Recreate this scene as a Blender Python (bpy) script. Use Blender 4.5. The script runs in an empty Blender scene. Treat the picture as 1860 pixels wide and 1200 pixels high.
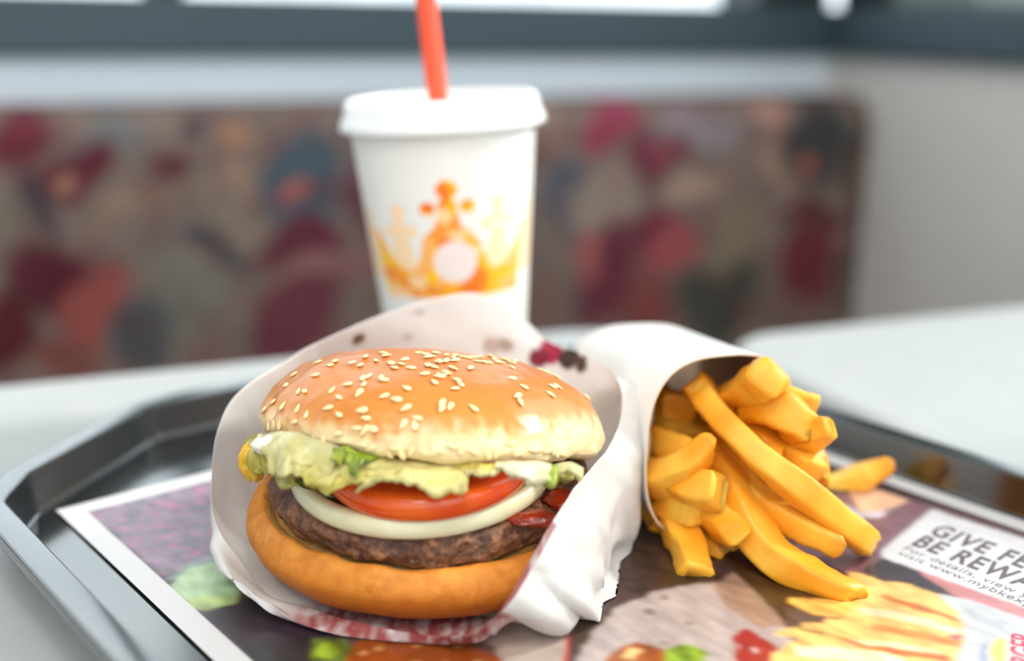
import bpy, bmesh, math, random, json
import numpy as np
from mathutils import Vector, Matrix, Quaternion, noise as mnoise

# ------------------------------------------------------------------ camera, sky, sun, exposure
scene = bpy.context.scene
COL = scene.collection
FPX, PITCH, ROLL = 2076.0, math.radians(15.15), math.radians(-0.69)
TRAY_Z = 0.745                                   # top of the tray floor
TABLE_Z = 0.740
CAM = Vector((0.0, 0.0, TRAY_Z + 0.1644))
_f = Vector((0, math.cos(PITCH), -math.sin(PITCH)))
_r0 = Vector((1, 0, 0)); _u0 = _r0.cross(_f)
_r = _r0 * math.cos(ROLL) - _u0 * math.sin(ROLL)
_u = _u0 * math.cos(ROLL) + _r0 * math.sin(ROLL)
cd = bpy.data.cameras.new('camera'); cam = bpy.data.objects.new('camera', cd); COL.objects.link(cam)
cam.matrix_world = Matrix(((_r.x, _u.x, -_f.x, CAM.x), (_r.y, _u.y, -_f.y, CAM.y), (_r.z, _u.z, -_f.z, CAM.z), (0, 0, 0, 1)))
cd.sensor_width = 36.0; cd.lens = FPX / 1860.0 * 36.0
cd.clip_start = 0.01; cd.clip_end = 200
cd.dof.use_dof = True; cd.dof.focus_distance = 0.333; cd.dof.aperture_fstop = 3.5
scene.camera = cam

world = bpy.data.worlds.new('sky'); scene.world = world; world.use_nodes = True
wn = world.node_tree.nodes; wn.clear()
wo = wn.new('ShaderNodeOutputWorld'); wb = wn.new('ShaderNodeBackground')
wb.inputs['Color'].default_value = (0.84, 0.93, 1.0, 1); wb.inputs['Strength'].default_value = 5.4
world.node_tree.links.new(wb.outputs[0], wo.inputs[0])

sd = bpy.data.lights.new('sun', 'SUN'); sd.energy = 8.0; sd.angle = math.radians(9); sd.color = (1.0, 0.97, 0.92)
sun = bpy.data.objects.new('sun', sd); COL.objects.link(sun)
_sd = Vector((0.92, 0.28, 0.70)).normalized()    # towards the sun: through the right-hand window
sun.rotation_euler = _sd.to_track_quat('Z', 'Y').to_euler(); sun.location = (3, 2, 4)

scene.view_settings.view_transform = 'Standard'; scene.view_settings.look = 'None'
scene.view_settings.gamma = 1.0; scene.view_settings.use_curve_mapping = False
scene.view_settings.exposure = -1.0

# ------------------------------------------------------------------ helpers
def at(x, y, Y):
    "survey helper: the point seen at photo pixel (x, y) that stands Y metres in front of the camera"
    d = _f * FPX + _r * (x - 930) - _u * (y - 600)
    return CAM + d * (Y / d.y)
def lin(c):
    c = c / 255.0
    return c / 12.92 if c <= 0.04045 else ((c + 0.055) / 1.055) ** 2.4
def rgb(r, g, b): return (lin(r), lin(g), lin(b), 1.0)
def mat(name, color=None, rough=0.6, attr=False, spec=0.5, sss=0.0, sss_r=(1, .5, .3), sss_scale=0.004, trans=0.0, metallic=0.0, coat=0.0,
        nscale=0, namount=0.0, ncolor=None, bump=0.0, bscale=400, bdist=0.0004, transl=0.0, nlow=.4, nhigh=.65):
    m = bpy.data.materials.new(name); m.use_nodes = True
    nt = m.node_tree; N = nt.nodes; L = nt.links
    b = N['Principled BSDF']
    b.inputs['Roughness'].default_value = rough; b.inputs['Metallic'].default_value = metallic
    b.inputs['Specular IOR Level'].default_value = spec
    b.inputs['Coat Weight'].default_value = coat; b.inputs['Coat Roughness'].default_value = 0.15
    if sss:
        b.inputs['Subsurface Weight'].default_value = sss; b.inputs['Subsurface Radius'].default_value = sss_r
        b.inputs['Subsurface Scale'].default_value = sss_scale
    if trans: b.inputs['Transmission Weight'].default_value = trans
    tc = N.new('ShaderNodeTexCoord')
    src = None
    if attr:
        a = N.new('ShaderNodeAttribute'); a.attribute_name = 'Col'; src = a.outputs['Color']
    if color is not None:
        b.inputs['Base Color'].default_value = color
    if namount:
        nz = N.new('ShaderNodeTexNoise'); nz.inputs['Scale'].default_value = nscale; nz.inputs['Detail'].default_value = 6
        L.new(tc.outputs['Object'], nz.inputs['Vector'])
        rp = N.new('ShaderNodeMapRange'); rp.inputs['From Min'].default_value = nlow; rp.inputs['From Max'].default_value = nhigh
        rp.inputs['To Max'].default_value = namount
        L.new(nz.outputs['Fac'], rp.inputs['Value'])
        mx = N.new('ShaderNodeMix'); mx.data_type = 'RGBA'
        L.new(rp.outputs[0], mx.inputs['Factor'])
        if src is not None: L.new(src, mx.inputs[6])
        else: mx.inputs[6].default_value = color
        mx.inputs[7].default_value = ncolor
        src = mx.outputs[2]
    if src is not None: L.new(src, b.inputs['Base Color'])
    if bump:
        nb = N.new('ShaderNodeTexNoise'); nb.inputs['Scale'].default_value = bscale; nb.inputs['Detail'].default_value = 5
        L.new(tc.outputs['Object'], nb.inputs['Vector'])
        bp = N.new('ShaderNodeBump'); bp.inputs['Strength'].default_value = bump; bp.inputs['Distance'].default_value = bdist
        L.new(nb.outputs['Fac'], bp.inputs['Height']); L.new(bp.outputs[0], b.inputs['Normal'])
    if transl:
        tr = N.new('ShaderNodeBsdfTranslucent'); ms = N.new('ShaderNodeMixShader'); ms.inputs[0].default_value = transl
        if src is not None: L.new(src, tr.inputs['Color'])
        else: tr.inputs['Color'].default_value = color
        out = N['Material Output']
        L.new(b.outputs[0], ms.inputs[1]); L.new(tr.outputs[0], ms.inputs[2]); L.new(ms.outputs[0], out.inputs['Surface'])
    return m
def thing(name, label, cat, loc=(0, 0, 0), group=None):
    o = bpy.data.objects.new(name, None); COL.objects.link(o); o.location = loc; o.empty_display_size = 0.02
    return tag(o, label, cat, group)
def tag(o, label, cat, group=None):
    o['label'] = label; o['category'] = cat
    if group: o['group'] = group
    return o
def wloc(o):
    p = Vector((0, 0, 0))
    while o is not None: p += o.location; o = o.parent
    return p
def mk(name, V, F, m, parent=None, col=None, smooth=True, kind=None, label=None):
    "one mesh object; V in world metres; the origin goes to the base of the mesh unless it is a part"
    V = np.asarray(V, dtype=np.float64)
    if parent is not None: org = wloc(parent); loc = Vector((0, 0, 0))
    else:
        loc = Vector(((V[:, 0].min() + V[:, 0].max()) / 2, (V[:, 1].min() + V[:, 1].max()) / 2, V[:, 2].min())); org = loc
    V = V - np.array(org)
    me = bpy.data.meshes.new(name); me.from_pydata(V.tolist(), [], F if isinstance(F, list) else [list(map(int, q)) for q in F])
    if smooth: me.polygons.foreach_set('use_smooth', [True] * len(me.polygons))
    if col is not None:
        ca = me.color_attributes.new('Col', 'FLOAT_COLOR', 'POINT')
        c = np.ones((len(V), 4)); c[:, :3] = col[:, :3]
        ca.data.foreach_set('color', c.ravel())
    me.materials.append(m); me.update()
    o = bpy.data.objects.new(name, me); COL.objects.link(o); o.location = loc
    if parent is not None: o.parent = parent
    if kind: o['kind'] = kind
    if label: o['label'] = label
    return o
def lc(c): return np.array([lin(v) for v in c])
def grid_faces(n, m, cyc_n=False, cyc_m=False):
    "faces of an n x m grid, index i*m+j"
    F = []
    for i in range(n if cyc_n else n - 1):
        for j in range(m if cyc_m else m - 1):
            F.append([i * m + j, ((i + 1) % n) * m + j, ((i + 1) % n) * m + (j + 1) % m, i * m + (j + 1) % m])
    return F
def lathe(prof, seg=96, cap=True):
    "prof: list of (r, z) metres -> verts (local), faces"
    V = []; F = []
    for k in range(seg):
        a = 2 * math.pi * k / seg
        for r, z in prof: V.append((r * math.cos(a), r * math.sin(a), z))
    F = grid_faces(seg, len(prof), cyc_n=True)
    return np.array(V), F
def smooth_prof(P, n=60):
    P = np.array(P, float); t = np.r_[0, np.cumsum(np.hypot(*np.diff(P, axis=0).T))]
    return catmull(P, n)
def catmull(P, n, cyc=False):
    P = np.asarray(P, float); k = len(P)
    ts = np.linspace(0, k if cyc else k - 1, n, endpoint=not cyc)
    out = []
    for t in ts:
        i = min(int(t), k - 1 if cyc else k - 2); s = t - i
        if cyc: a, b, c, d = P[(i - 1) % k], P[i % k], P[(i + 1) % k], P[(i + 2) % k]
        else: a, b, c, d = P[max(i - 1, 0)], P[i], P[i + 1], P[min(i + 2, k - 1)]
        out.append(.5 * (2 * b + (c - a) * s + (2 * a - 5 * b + 4 * c - d) * s * s + (3 * b - a - 3 * c + d) * s ** 3))
    return np.array(out)
def fbm(p, sc, oct=3):
    return mnoise.fractal(Vector(p) * sc, 1.0, 2.0, oct)
def vnoise(V, sc, oct=3, off=0.0):
    o = Vector((off, off * 1.7, -off))
    return np.array([mnoise.fractal(Vector(v) * sc + o, 1.0, 2.0, oct) for v in V])
def rotxy(tx, ty):
    a, b = math.radians(tx), math.radians(ty)
    Rx = np.array([[1, 0, 0], [0, math.cos(a), -math.sin(a)], [0, math.sin(a), math.cos(a)]])
    Ry = np.array([[math.cos(b), 0, math.sin(b)], [0, 1, 0], [-math.sin(b), 0, math.cos(b)]])
    return Ry @ Rx
def box(x0, x1, y0, y1, z0, z1):
    V = [(x, y, z) for x in (x0, x1) for y in (y0, y1) for z in (z0, z1)]
    F = [[0, 1, 3, 2], [4, 6, 7, 5], [0, 4, 5, 1], [2, 3, 7, 6], [0, 2, 6, 4], [1, 5, 7, 3]]
    return V, F
TA = math.radians(22.5); TC, TS = math.cos(TA), math.sin(TA)
def T2W(V):
    "room axes (along the back wall, towards it, up) -> world"
    V = np.asarray(V, float); return np.stack([V[:, 0] * TC - V[:, 1] * TS, V[:, 0] * TS + V[:, 1] * TC, V[:, 2]], 1)
def bevel(o, w, seg=3):
    b = o.modifiers.new('bevel', 'BEVEL'); b.width = w; b.segments = seg; b.limit_method = 'ANGLE'; b.angle_limit = math.radians(40)
    return o
def rbox(name, x0, x1, y0, y1, z0, z1, m, parent=None, bw=0.0, kind=None):
    V, F = box(x0, x1, y0, y1, z0, z1)
    o = mk(name, T2W(V), F, m, parent, smooth=False, kind=kind)
    if bw: bevel(o, bw)
    return o
def rounded_rect(x0, x1, y0, y1, r, seg=10):
    P = []
    for cx, cy, a0 in ((x1 - r, y1 - r, 0), (x0 + r, y1 - r, 90), (x0 + r, y0 + r, 180), (x1 - r, y0 + r, 270)):
        for k in range(seg + 1):
            a = math.radians(a0 + 90 * k / seg); P.append((cx + r * math.cos(a), cy + r * math.sin(a)))
    return P
def poly_mask(P, poly):
    "points (n,2) inside polygon"
    x, y = P[:, 0], P[:, 1]; ins = np.zeros(len(P), bool); n = len(poly)
    for i in range(n):
        (x1, y1), (x2, y2) = poly[i], poly[(i + 1) % n]
        if y1 == y2: continue
        c = ((y1 > y) != (y2 > y)) & (x < (x2 - x1) * (y - y1) / (y2 - y1) + x1)
        ins ^= c
    return ins
rnd = random.Random(7)

# printed picture of the placemat (colour, outline in mm, mottling; left purple and green paled to paint in sheen haze), fabric motifs (mm), sesame positions on the bun (mm)
ART=[[[116,106,122],[[7.4,10.0],[58.4,7.3],[84.3,12.2],[127.3,15.5],[53.1,83.4],[31.7,76.4],[13.7,76.2],[9.2,70.4]],0.26],[[122,136,130],[[8.4,74.2],[16.7,69.3],[33.8,68.3],[51.5,72.0],[56.6,91.1],[41.9,102.9],[30.3,93.7]],0.2],[[160,184,140],[[7.3,79.0],[17.3,72.1],[27.4,73.9],[39.2,76.5],[40.2,92.5],[31.9,94.1],[26.1,91.3],[19.9,98.4],[7.7,97.0]],0.35],[[165,180,115],[[7.7,89.6],[15.0,92.4],[22.0,95.9],[18.7,100.8],[8.7,98.6]],0.3],[[52,38,48],[[8.3,99.5],[19.8,100.4],[27.5,102.4],[38.5,108.9],[46.9,119.8],[46.5,143.3],[29.2,137.0],[8.1,123.8],[8.5,113.1]],0.3],[[40,40,46],[[8.1,122.1],[21.2,127.0],[30.7,134.5],[16.4,147.4],[6.4,139.5]],0.3],[[85,100,40],[[25.2,132.0],[29.8,133.0],[32.9,138.0],[30.9,145.4],[22.8,155.8],[14.0,148.8]],0.5],[[130,150,40],[[25.5,135.9],[29.9,135.7],[29.5,140.8],[24.9,144.1],[21.0,139.3]],0.5],[[135,62,18],[[29.2,144.1],[34.7,140.6],[43.3,142.6],[53.3,149.4],[59.3,159.1],[60.5,170.7],[55.9,182.1],[21.7,154.9]],0.2],[[168,150,138],[[57.8,156.0],[71.2,151.3],[83.1,150.5],[87.8,168.4],[66.3,190.4],[56.4,182.6],[60.5,170.7]],0.08],[[105,72,66],[[57.8,156.0],[61.7,160.9],[62.7,166.4],[60.0,169.3],[57.9,163.4]],0.1],[[190,45,40],[[87.7,168.3],[66.5,190.6],[65.4,189.7],[76.8,178.4]],0.1],[[60,42,34],[[88.2,168.7],[100.5,170.5],[113.8,168.5],[130.1,173.4],[140.7,177.3],[145.2,135.0],[119.8,150.6]],0.5],[[80,62,50],[[87.8,170.3],[98.8,171.1],[103.0,172.5],[77.6,182.5]],0.3],[[166,150,145],[[75.1,184.1],[91.6,175.3],[104.1,171.3],[118.2,171.1],[129.0,174.4],[138.5,179.2],[147.5,178.1],[140.8,194.1],[132.5,210.7],[112.6,227.3],[68.0,191.8]],0.12],[[150,118,100],[[136.5,179.8],[147.5,178.1],[140.3,194.5],[133.6,208.6],[126.9,205.2],[129.3,189.2]],0.15],[[120,108,102],[[107.8,177.1],[110.8,177.0],[111.0,179.6],[108.8,181.1],[107.2,179.4]],0],[[122,110,104],[[117.6,174.9],[120.4,174.5],[119.3,177.1],[117.1,176.6]],0],[[125,114,108],[[111.9,189.9],[114.3,189.8],[114.1,191.6],[112.0,191.5]],0],[[130,118,112],[[98.5,192.0],[101.1,192.6],[100.7,194.4],[98.2,193.9]],0],[[140,70,25],[[78.1,191.6],[86.1,187.5],[93.2,187.8],[96.9,191.4],[97.1,196.3],[91.7,202.4]],0.3],[[215,170,110],[[85.3,190.4],[91.6,189.4],[93.1,192.0],[87.8,194.1]],0.2],[[115,140,40],[[98.4,195.5],[103.4,196.6],[105.1,200.1],[105.1,204.4],[98.5,207.8],[91.1,201.9]],0.5],[[150,40,38],[[117.3,203.3],[122.4,202.0],[124.5,203.6],[123.1,207.8],[122.8,211.3],[123.0,214.3],[112.2,218.7],[106.5,214.2],[110.7,208.8]],0.15],[[225,190,185],[[113.4,207.5],[116.5,205.5],[114.1,208.0]],0],[[225,190,185],[[117.1,209.6],[117.1,211.1],[115.6,212.7],[115.2,211.7]],0],[[70,45,25],[[154.1,168.0],[174.0,178.7],[175.9,204.2],[135.4,210.0],[133.0,210.4],[141.3,193.6],[148.0,177.6]],0.4],[[88,70,62],[[141.3,200.7],[148.1,208.2],[146.6,213.1],[135.4,210.0],[133.0,210.0]],0.3],[[118,82,88],[[178.7,177.3],[221.5,159.5],[235.3,164.0],[241.4,178.3],[240.5,189.7],[198.0,197.5],[192.8,200.9],[175.3,204.6],[172.2,182.2]],0.12],[[215,170,140],[[230.0,163.0],[240.8,165.0],[240.8,180.9],[224.6,180.2],[218.5,175.4]],0.1],[[190,180,190],[[219.9,167.6],[217.6,176.0],[228.4,182.1],[218.2,182.2],[211.5,175.7]],0.1],[[55,45,50],[[191.1,201.0],[194.9,207.5],[191.4,221.0],[188.2,226.5],[184.5,217.8],[180.2,205.3],[179.0,202.1]],0.3],[[178,112,112],[[195.9,206.8],[204.5,289.0],[188.9,289.0],[188.2,226.5]],0.12],[[198,194,195],[[240.5,189.7],[198.0,197.5],[192.8,200.5],[201.9,289.0],[204.6,289.0],[249.2,289.0],[247.8,227.4]],0.02],[[110,85,90],[[242.3,177.7],[244.8,187.1],[253.3,289.0],[248.4,289.0],[240.5,189.7]],0.12],[[178,176,178],[[185.0,224.8],[189.0,233.1],[191.9,254.8],[195.4,289.0],[159.4,289.0],[128.3,258.4],[151.4,244.7]],0.05],[[160,161,164],[[184.0,232.4],[182.8,241.7],[186.2,246.4],[180.0,247.3],[177.3,241.3]],0.04],[[226,166,82],[[144.4,200.3],[149.0,199.7],[153.0,204.6],[163.4,209.8],[163.7,214.3],[155.5,218.0],[147.9,214.0],[144.8,208.8]],0.3],[[228,178,104],[[125.6,209.1],[131.3,209.4],[136.4,211.2],[137.9,210.0],[142.8,213.9],[146.6,213.1],[147.8,215.9],[161.0,214.3],[167.8,206.8],[176.3,199.9],[178.1,202.7],[178.7,210.1],[184.1,216.1],[184.4,225.1],[178.6,235.5],[167.8,243.3],[155.5,247.9],[141.7,250.5],[107.5,223.3],[117.7,216.2],[126.5,214.9],[130.0,214.1]],0.3],[[190,110,50],[[172.0,214.5],[173.8,224.4],[175.9,236.2],[174.5,237.9],[170.8,226.2],[169.0,216.4]],0.3],[[234,206,156],[[159.6,215.2],[166.9,225.1],[170.8,240.0],[167.2,242.1],[162.7,227.7],[156.0,217.7]],0.3],[[205,130,60],[[153.9,222.7],[159.6,233.1],[165.0,244.1],[161.8,245.1],[155.2,234.1],[151.2,224.5]],0.3],[[234,206,156],[[141.3,224.1],[149.6,232.5],[155.2,242.4],[152.9,243.8],[146.0,234.8],[138.8,225.8]],0.3],[[190,95,45],[[139.0,218.5],[143.5,229.6],[155.0,245.8],[151.8,247.1],[140.8,231.4]],0.3],[[234,212,170],[[126.3,216.9],[137.6,226.7],[144.4,239.2],[141.5,241.0],[122.4,219.9]],0.3],[[60,40,25],[[135.9,211.2],[138.7,217.2],[137.8,217.6],[134.9,211.9]],0.3],[[150,80,90],[[164.1,239.7],[168.2,241.8],[167.0,243.4],[163.8,243.1]],0.3],[[70,95,150],[[172.1,247.8],[167.7,248.8],[163.2,250.6],[159.7,253.0],[155.7,256.7],[160.3,253.6],[163.9,251.1],[168.0,249.4]],0],[[238,185,90],[[176.8,250.4],[174.8,249.6],[171.3,249.8],[167.2,250.9],[163.2,253.4],[160.6,256.2],[161.9,258.3]],0]]
BLOBS=[[-16,810,21,28,0,[100,34,50]],[53,803,32,19,0,[105,105,105]],[32,781,25,21,0,[88,28,44]],[29,778,8,9,0,[155,112,90]],[1,758,13,28,0,[66,56,62]],[-28,731,22,38,0,[112,102,92]],[72,743,57,11,20,[132,112,94]],[-5,691,31,34,0,[75,18,34]],[-40,645,26,35,0,[80,24,30]],[31,658,25,40,0,[138,68,62]],[7,620,28,20,0,[115,68,58]],[110,672,39,57,0,[112,108,98]],[78,623,29,37,0,[72,76,80]],[146,706,35,10,-35,[68,70,74]],[158,736,20,41,35,[126,114,100]],[107,783,21,12,0,[92,48,54]],[130,811,10,11,0,[68,68,74]],[166,813,15,12,0,[152,110,82]],[179,775,23,18,0,[142,115,98]],[227,755,39,47,0,[68,84,96]],[224,750,20,9,0,[170,92,82]],[217,707,42,21,0,[95,38,54]],[214,632,48,46,0,[102,48,60]],[242,678,54,11,0,[132,90,90]],[157,627,15,32,0,[115,100,92]],[293,760,22,64,0,[95,60,70]],[302,658,22,33,0,[115,100,92]],[359,720,52,66,0,[105,95,92]],[543,806,32,25,0,[145,56,80]],[605,776,33,26,0,[112,42,64]],[609,776,8,7,0,[175,90,95]],[498,746,22,40,0,[78,84,96]],[539,733,39,38,0,[142,126,115]],[644,737,55,13,25,[155,130,112]],[647,804,55,20,0,[138,126,132]],[593,695,27,24,0,[110,40,60]],[549,651,33,54,0,[105,42,60]],[618,670,31,30,0,[152,72,74]],[597,611,34,37,0,[126,64,58]],[516,682,16,29,0,[158,84,84]],[687,616,51,51,0,[66,68,60]],[696,689,43,37,0,[126,110,92]],[762,765,33,30,0,[150,122,105]],[804,782,45,52,0,[56,60,60]],[800,752,11,9,0,[172,84,68]],[802,645,42,52,0,[102,38,44]],[797,703,46,13,0,[90,44,50]],[859,693,11,146,0,[75,58,48]],[736,814,21,15,0,[158,116,105]],[475,802,18,27,0,[140,115,105]],[473,621,25,36,0,[120,95,85]]]
SEEDS=[[-37.8,-28.3,13.5],[-35.7,-30.8,13.7],[-27.2,-36.3,15.3],[-24.6,-40.2,13.7],[-23.2,-35.9,17.4],[-18.8,-41.3,15.2],[-18.2,-37.8,17.7],[-19.1,-34.1,19.3],[-12.7,-37.5,18.9],[-11.7,-43.9,15.1],[-8.3,-45.3,14.7],[-6.1,-41.5,17.7],[-5.4,-47.7,12.7],[-2.1,-49.8,10.9],[-2.6,-50.8,9.1],[-5.6,-50.6,9.1],[-17.1,-46.5,11.2],[-15.7,-48.2,9.4],[-26.8,-42.1,10.6],[-23.4,-45.0,9.4],[-33.3,-39.2,8.3],[-36.6,-35.2,9.3],[-42.1,-28.8,9.1],[-45.9,-22.5,8.9],[-37.1,-37.3,5.8],[-23.0,-47.7,4.7],[-17.9,-49.2,6.8],[-15.5,-50.2,6.4],[-13.7,-50.4,7.1],[-1.8,-34.5,21.4],[2.5,-35.1,21.1],[1.2,-38.1,19.7],[-11.1,-28.6,22.5],[-6.1,-30.2,22.5],[-1.4,-28.3,23.1],[0.5,-29.4,22.8],[-1.2,-18.9,24.8],[3.5,-23.9,24.2],[1.5,-24.4,24.0],[4.1,-33.0,21.9],[-42.2,-12.4,16.4],[-43.3,-18.2,13.9],[-30.1,-21.2,20.4],[-33.7,-25.2,17.7],[-34.9,-13.4,20.1],[-29.0,-18.5,21.6],[-23.7,-22.2,22.1],[-21.1,-23.9,22.2],[-20.3,-18.1,23.5],[-17.1,-21.4,23.4],[-14.2,-18.6,24.4],[-12.3,-25.0,23.2],[-9.4,-26.0,23.3],[-8.6,-22.2,24.3],[-4.9,-12.6,25.3],[-2.7,-15.7,25.1],[-0.1,-9.9,25.5],[-13.7,-35.9,19.5],[-17.5,-33.4,19.9],[-15.3,-15.9,24.5],[-48.5,-20.5,6.0],[-46.3,-26.4,2.1],[-43.5,-31.0,3.7],[-41.5,-33.5,3.8],[-30.4,-43.4,1.8],[-27.3,-45.7,2.6],[-16.1,-50.8,3.1],[-13.3,-51.4,2.5],[-7.3,-52.8,3.1],[-8.5,-52.4,1.5],[-5.2,-52.9,1.7],[-2.7,-53.0,2.8],[0.6,-53.2,2.7],[2.4,-53.1,2.7],[3.1,-53.0,3.4],[-2.0,-20.1,24.7],[-1.4,-28.3,23.1],[0.4,-29.4,22.8],[2.4,-34.7,21.2],[4.3,-33.0,21.9],[5.8,-29.2,22.8],[6.0,-23.1,24.3],[5.2,-17.8,24.9],[1.5,-24.4,24.0],[3.5,-23.9,24.2],[7.2,-35.8,20.5],[8.3,-37.5,19.6],[7.1,-40.0,18.4],[10.6,-26.7,23.0],[9.5,-11.7,25.2],[11.1,-6.8,25.4],[14.2,-17.3,24.5],[12.5,-17.3,24.6],[15.6,-17.3,24.4],[16.1,-0.4,25.1],[18.5,-10.9,24.6],[21.0,-2.9,24.6],[23.3,-7.8,24.1],[22.9,-15.4,23.3],[22.8,-26.5,21.2],[26.2,-29.1,19.2],[24.3,-35.7,17.0],[25.2,-37.6,15.4],[12.6,-44.8,14.1],[6.4,-46.2,14.1],[4.1,-47.1,13.6],[4.0,-45.7,14.8],[34.6,-24.4,17.6],[35.2,-17.1,19.2],[36.8,-14.4,19.1],[32.1,3.4,22.1],[34.1,2.1,21.7],[36.4,3.5,20.6],[37.6,1.4,20.0],[46.6,0.1,14.2],[19.1,-11.7,24.5],[17.4,-5.2,24.9],[22.1,-5.7,24.5],[23.8,-1.7,24.3],[-0.5,-10.4,25.5],[2.9,-11.8,25.5],[5.7,-9.3,25.5],[8.2,-10.1,25.4],[13.1,-4.0,25.3],[7.7,-52.6,4.7],[10.0,-52.3,3.7],[3.8,-53.0,3.3],[13.6,-51.5,3.5],[17.4,-50.4,2.8],[19.5,-49.5,3.3],[21.8,-48.7,3.5],[23.4,-47.2,5.8],[24.4,-47.5,3.7],[25.5,-46.8,3.3],[29.7,-44.4,4.0],[31.6,-42.9,4.1],[34.0,-41.1,3.5],[35.8,-39.5,3.7],[36.5,-38.9,2.7],[38.5,-36.7,2.5]]

# ------------------------------------------------------------------ materials of the room
M_floor = mat('floor_tile', rgb(74, 68, 64), 0.6, nscale=8, namount=.5, ncolor=rgb(60, 55, 52))
M_wall = mat('wall_paint', rgb(206, 214, 222), 0.7, nscale=3, namount=.25, ncolor=rgb(186, 190, 196), bump=.1, bscale=200)
M_wall_r = mat('wall_paint_side', rgb(212, 208, 200), 0.7, nscale=3, namount=.25, ncolor=rgb(190, 186, 180), bump=.1, bscale=200)
M_ceil = mat('ceiling_paint', rgb(235, 235, 232), 0.9)
M_frame = mat('window_frame_paint', rgb(58, 74, 82), 0.45, nscale=6, namount=.3, ncolor=rgb(50, 64, 72))
M_pillar = mat('grey_green_post_paint', rgb(112, 122, 116), 0.5)
M_black = mat('dark_post_paint', rgb(24, 32, 32), 0.35)
M_lam = mat('table_laminate', rgb(172, 174, 173), 0.5, spec=.25, nscale=60, namount=.25, ncolor=rgb(160, 162, 162), bump=.05, bscale=900, bdist=.0001)
M_edge = mat('table_edge', rgb(188, 190, 188), 0.5)
M_metal = mat('dark_metal', rgb(50, 50, 52), 0.4, metallic=.8)
M_fabric = mat('patterned_fabric', rough=0.85, attr=True, spec=.2, nscale=300, namount=.15, ncolor=rgb(60, 50, 50), bump=.2, bscale=900)
M_vinyl = mat('seat_vinyl', rgb(80, 30, 38), 0.5)

# ------------------------------------------------------------------ the setting (room axes)
WB, WR = 1.146, 0.875                            # back wall, right wall
rbox('floor', -2.6, WR + .1, -2.2, WB + .1, -.05, 0, M_floor, kind='structure')
rbox('ceiling', -2.6, WR + .1, -2.2, WB + .1, 2.7, 2.75, M_ceil, kind='structure')
rbox('wall_back', -2.6, WR + .12, WB, WB + .12, 0, .874, M_wall, kind='structure')
rbox('wall_back_header', -2.6, WR + .12, WB, WB + .12, 1.55, 2.7, M_wall, kind='structure')
rbox('wall_left', -2.72, -2.6, -2.2, WB + .12, 0, 2.7, M_wall, kind='structure')
rbox('wall_front', -2.72, WR + .12, -1.72, -1.6, 0, .70, M_wall, kind='structure')
rbox('wall_front_header', -2.72, WR + .12, -1.72, -1.6, 2.30, 2.7, M_wall, kind='structure')
rbox('wall_right', WR, WR + .12, -2.2, WB, 0, .874, M_wall_r, kind='structure')
rbox('wall_right_header', WR, WR + .12, -2.2, WB, 1.85, 2.7, M_wall_r, kind='structure')
def glass_mat():
    m = bpy.data.materials.new('window_glass'); m.use_nodes = True; nt = m.node_tree; N = nt.nodes; N.clear()
    o = N.new('ShaderNodeOutputMaterial'); t = N.new('ShaderNodeBsdfTransparent'); g = N.new('ShaderNodeBsdfGlossy'); x = N.new('ShaderNodeMixShader')
    g.inputs['Roughness'].default_value = 0.02; x.inputs[0].default_value = 0.05; t.inputs['Color'].default_value = (.97, .985, .98, 1)
    nt.links.new(t.outputs[0], x.inputs[1]); nt.links.new(g.outputs[0], x.inputs[2]); nt.links.new(x.outputs[0], o.inputs[0])
    return m
M_glass = glass_mat()
def window(name, horiz, edges, lo, hi, posts, base=None, zs=.874, zt=2.25):
    flip = base is not None
    root = bpy.data.objects.new(name, None); COL.objects.link(root); root['kind'] = 'structure'
    def bx(nm, a0, a1, d0, d1, z0, z1, m, bw=0.004):
        if flip: o = rbox(nm, a0, a1, base - d1, base - d0, z0, z1, m, root, bw)
        elif horiz: o = rbox(nm, a0, a1, WB + d0, WB + d1, z0, z1, m, root, bw)
        else: o = rbox(nm, WR + d0, WR + d1, a0, a1, z0, z1, m, root, bw)
        return o
    bx('sill_rail', lo, hi, -.012, .09, zs, zs + .055, M_frame)
    bx('head_rail', lo, hi, 0, .09, zt - .04, zt, M_frame)
    for a0, a1, m in posts: bx('mullion', a0, a1, .0, .09, zs + .055, zt - .04, m)
    for a0, a1 in edges: bx('pane', a0, a1, .045, .051, zs + .055, zt - .04, M_glass, 0)
    # daylight portal in the opening (guides sampling of the sky, adds no light)
    pd = bpy.data.lights.new('daylight_portal', 'AREA'); pd.shape = 'RECTANGLE'; pd.size = hi - lo; pd.size_y = zt - zs - .08; pd.cycles.is_portal = True
    po = bpy.data.objects.new('daylight_portal', pd); COL.objects.link(po); po.parent = root
    c = (lo + hi) / 2
    w = T2W([(c, (base - .1) if flip else WB + .1, (zt + zs) / 2)])[0] if horiz else T2W([(WR + .1, c, (zt + zs) / 2)])[0]
    n = np.array(T2W([(0, 1 if flip else -1, 0)])[0]) if horiz else np.array(T2W([(-1, 0, 0)])[0])
    po.location = w; po.rotation_euler = Vector(-n).to_track_quat('Z', 'Y').to_euler()
    return root
window('window_1', True, [(-1.98, -1.35), (-1.317, -.60), (-.567, .108), (.141, .775)], -2.6, WR,
       [(-2.01, -1.98, M_frame), (-1.35, -1.317, M_frame), (-.60, -.567, M_frame), (.108, .141, M_frame), (.775, WR, M_black)], zt=1.55)
window('window_2', False, [(.25, .92), (-.60, .215), (-1.4, -.635)], -2.2, WB - .013,
       [(1.04, WB - .013, M_black), (.92, 1.04, M_pillar), (.215, .25, M_frame), (-.635, -.60, M_frame), (-1.44, -1.4, M_frame)], zt=1.85)  # grey-green post added for outdoor objects, also darkens the tray rim's reflection

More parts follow.
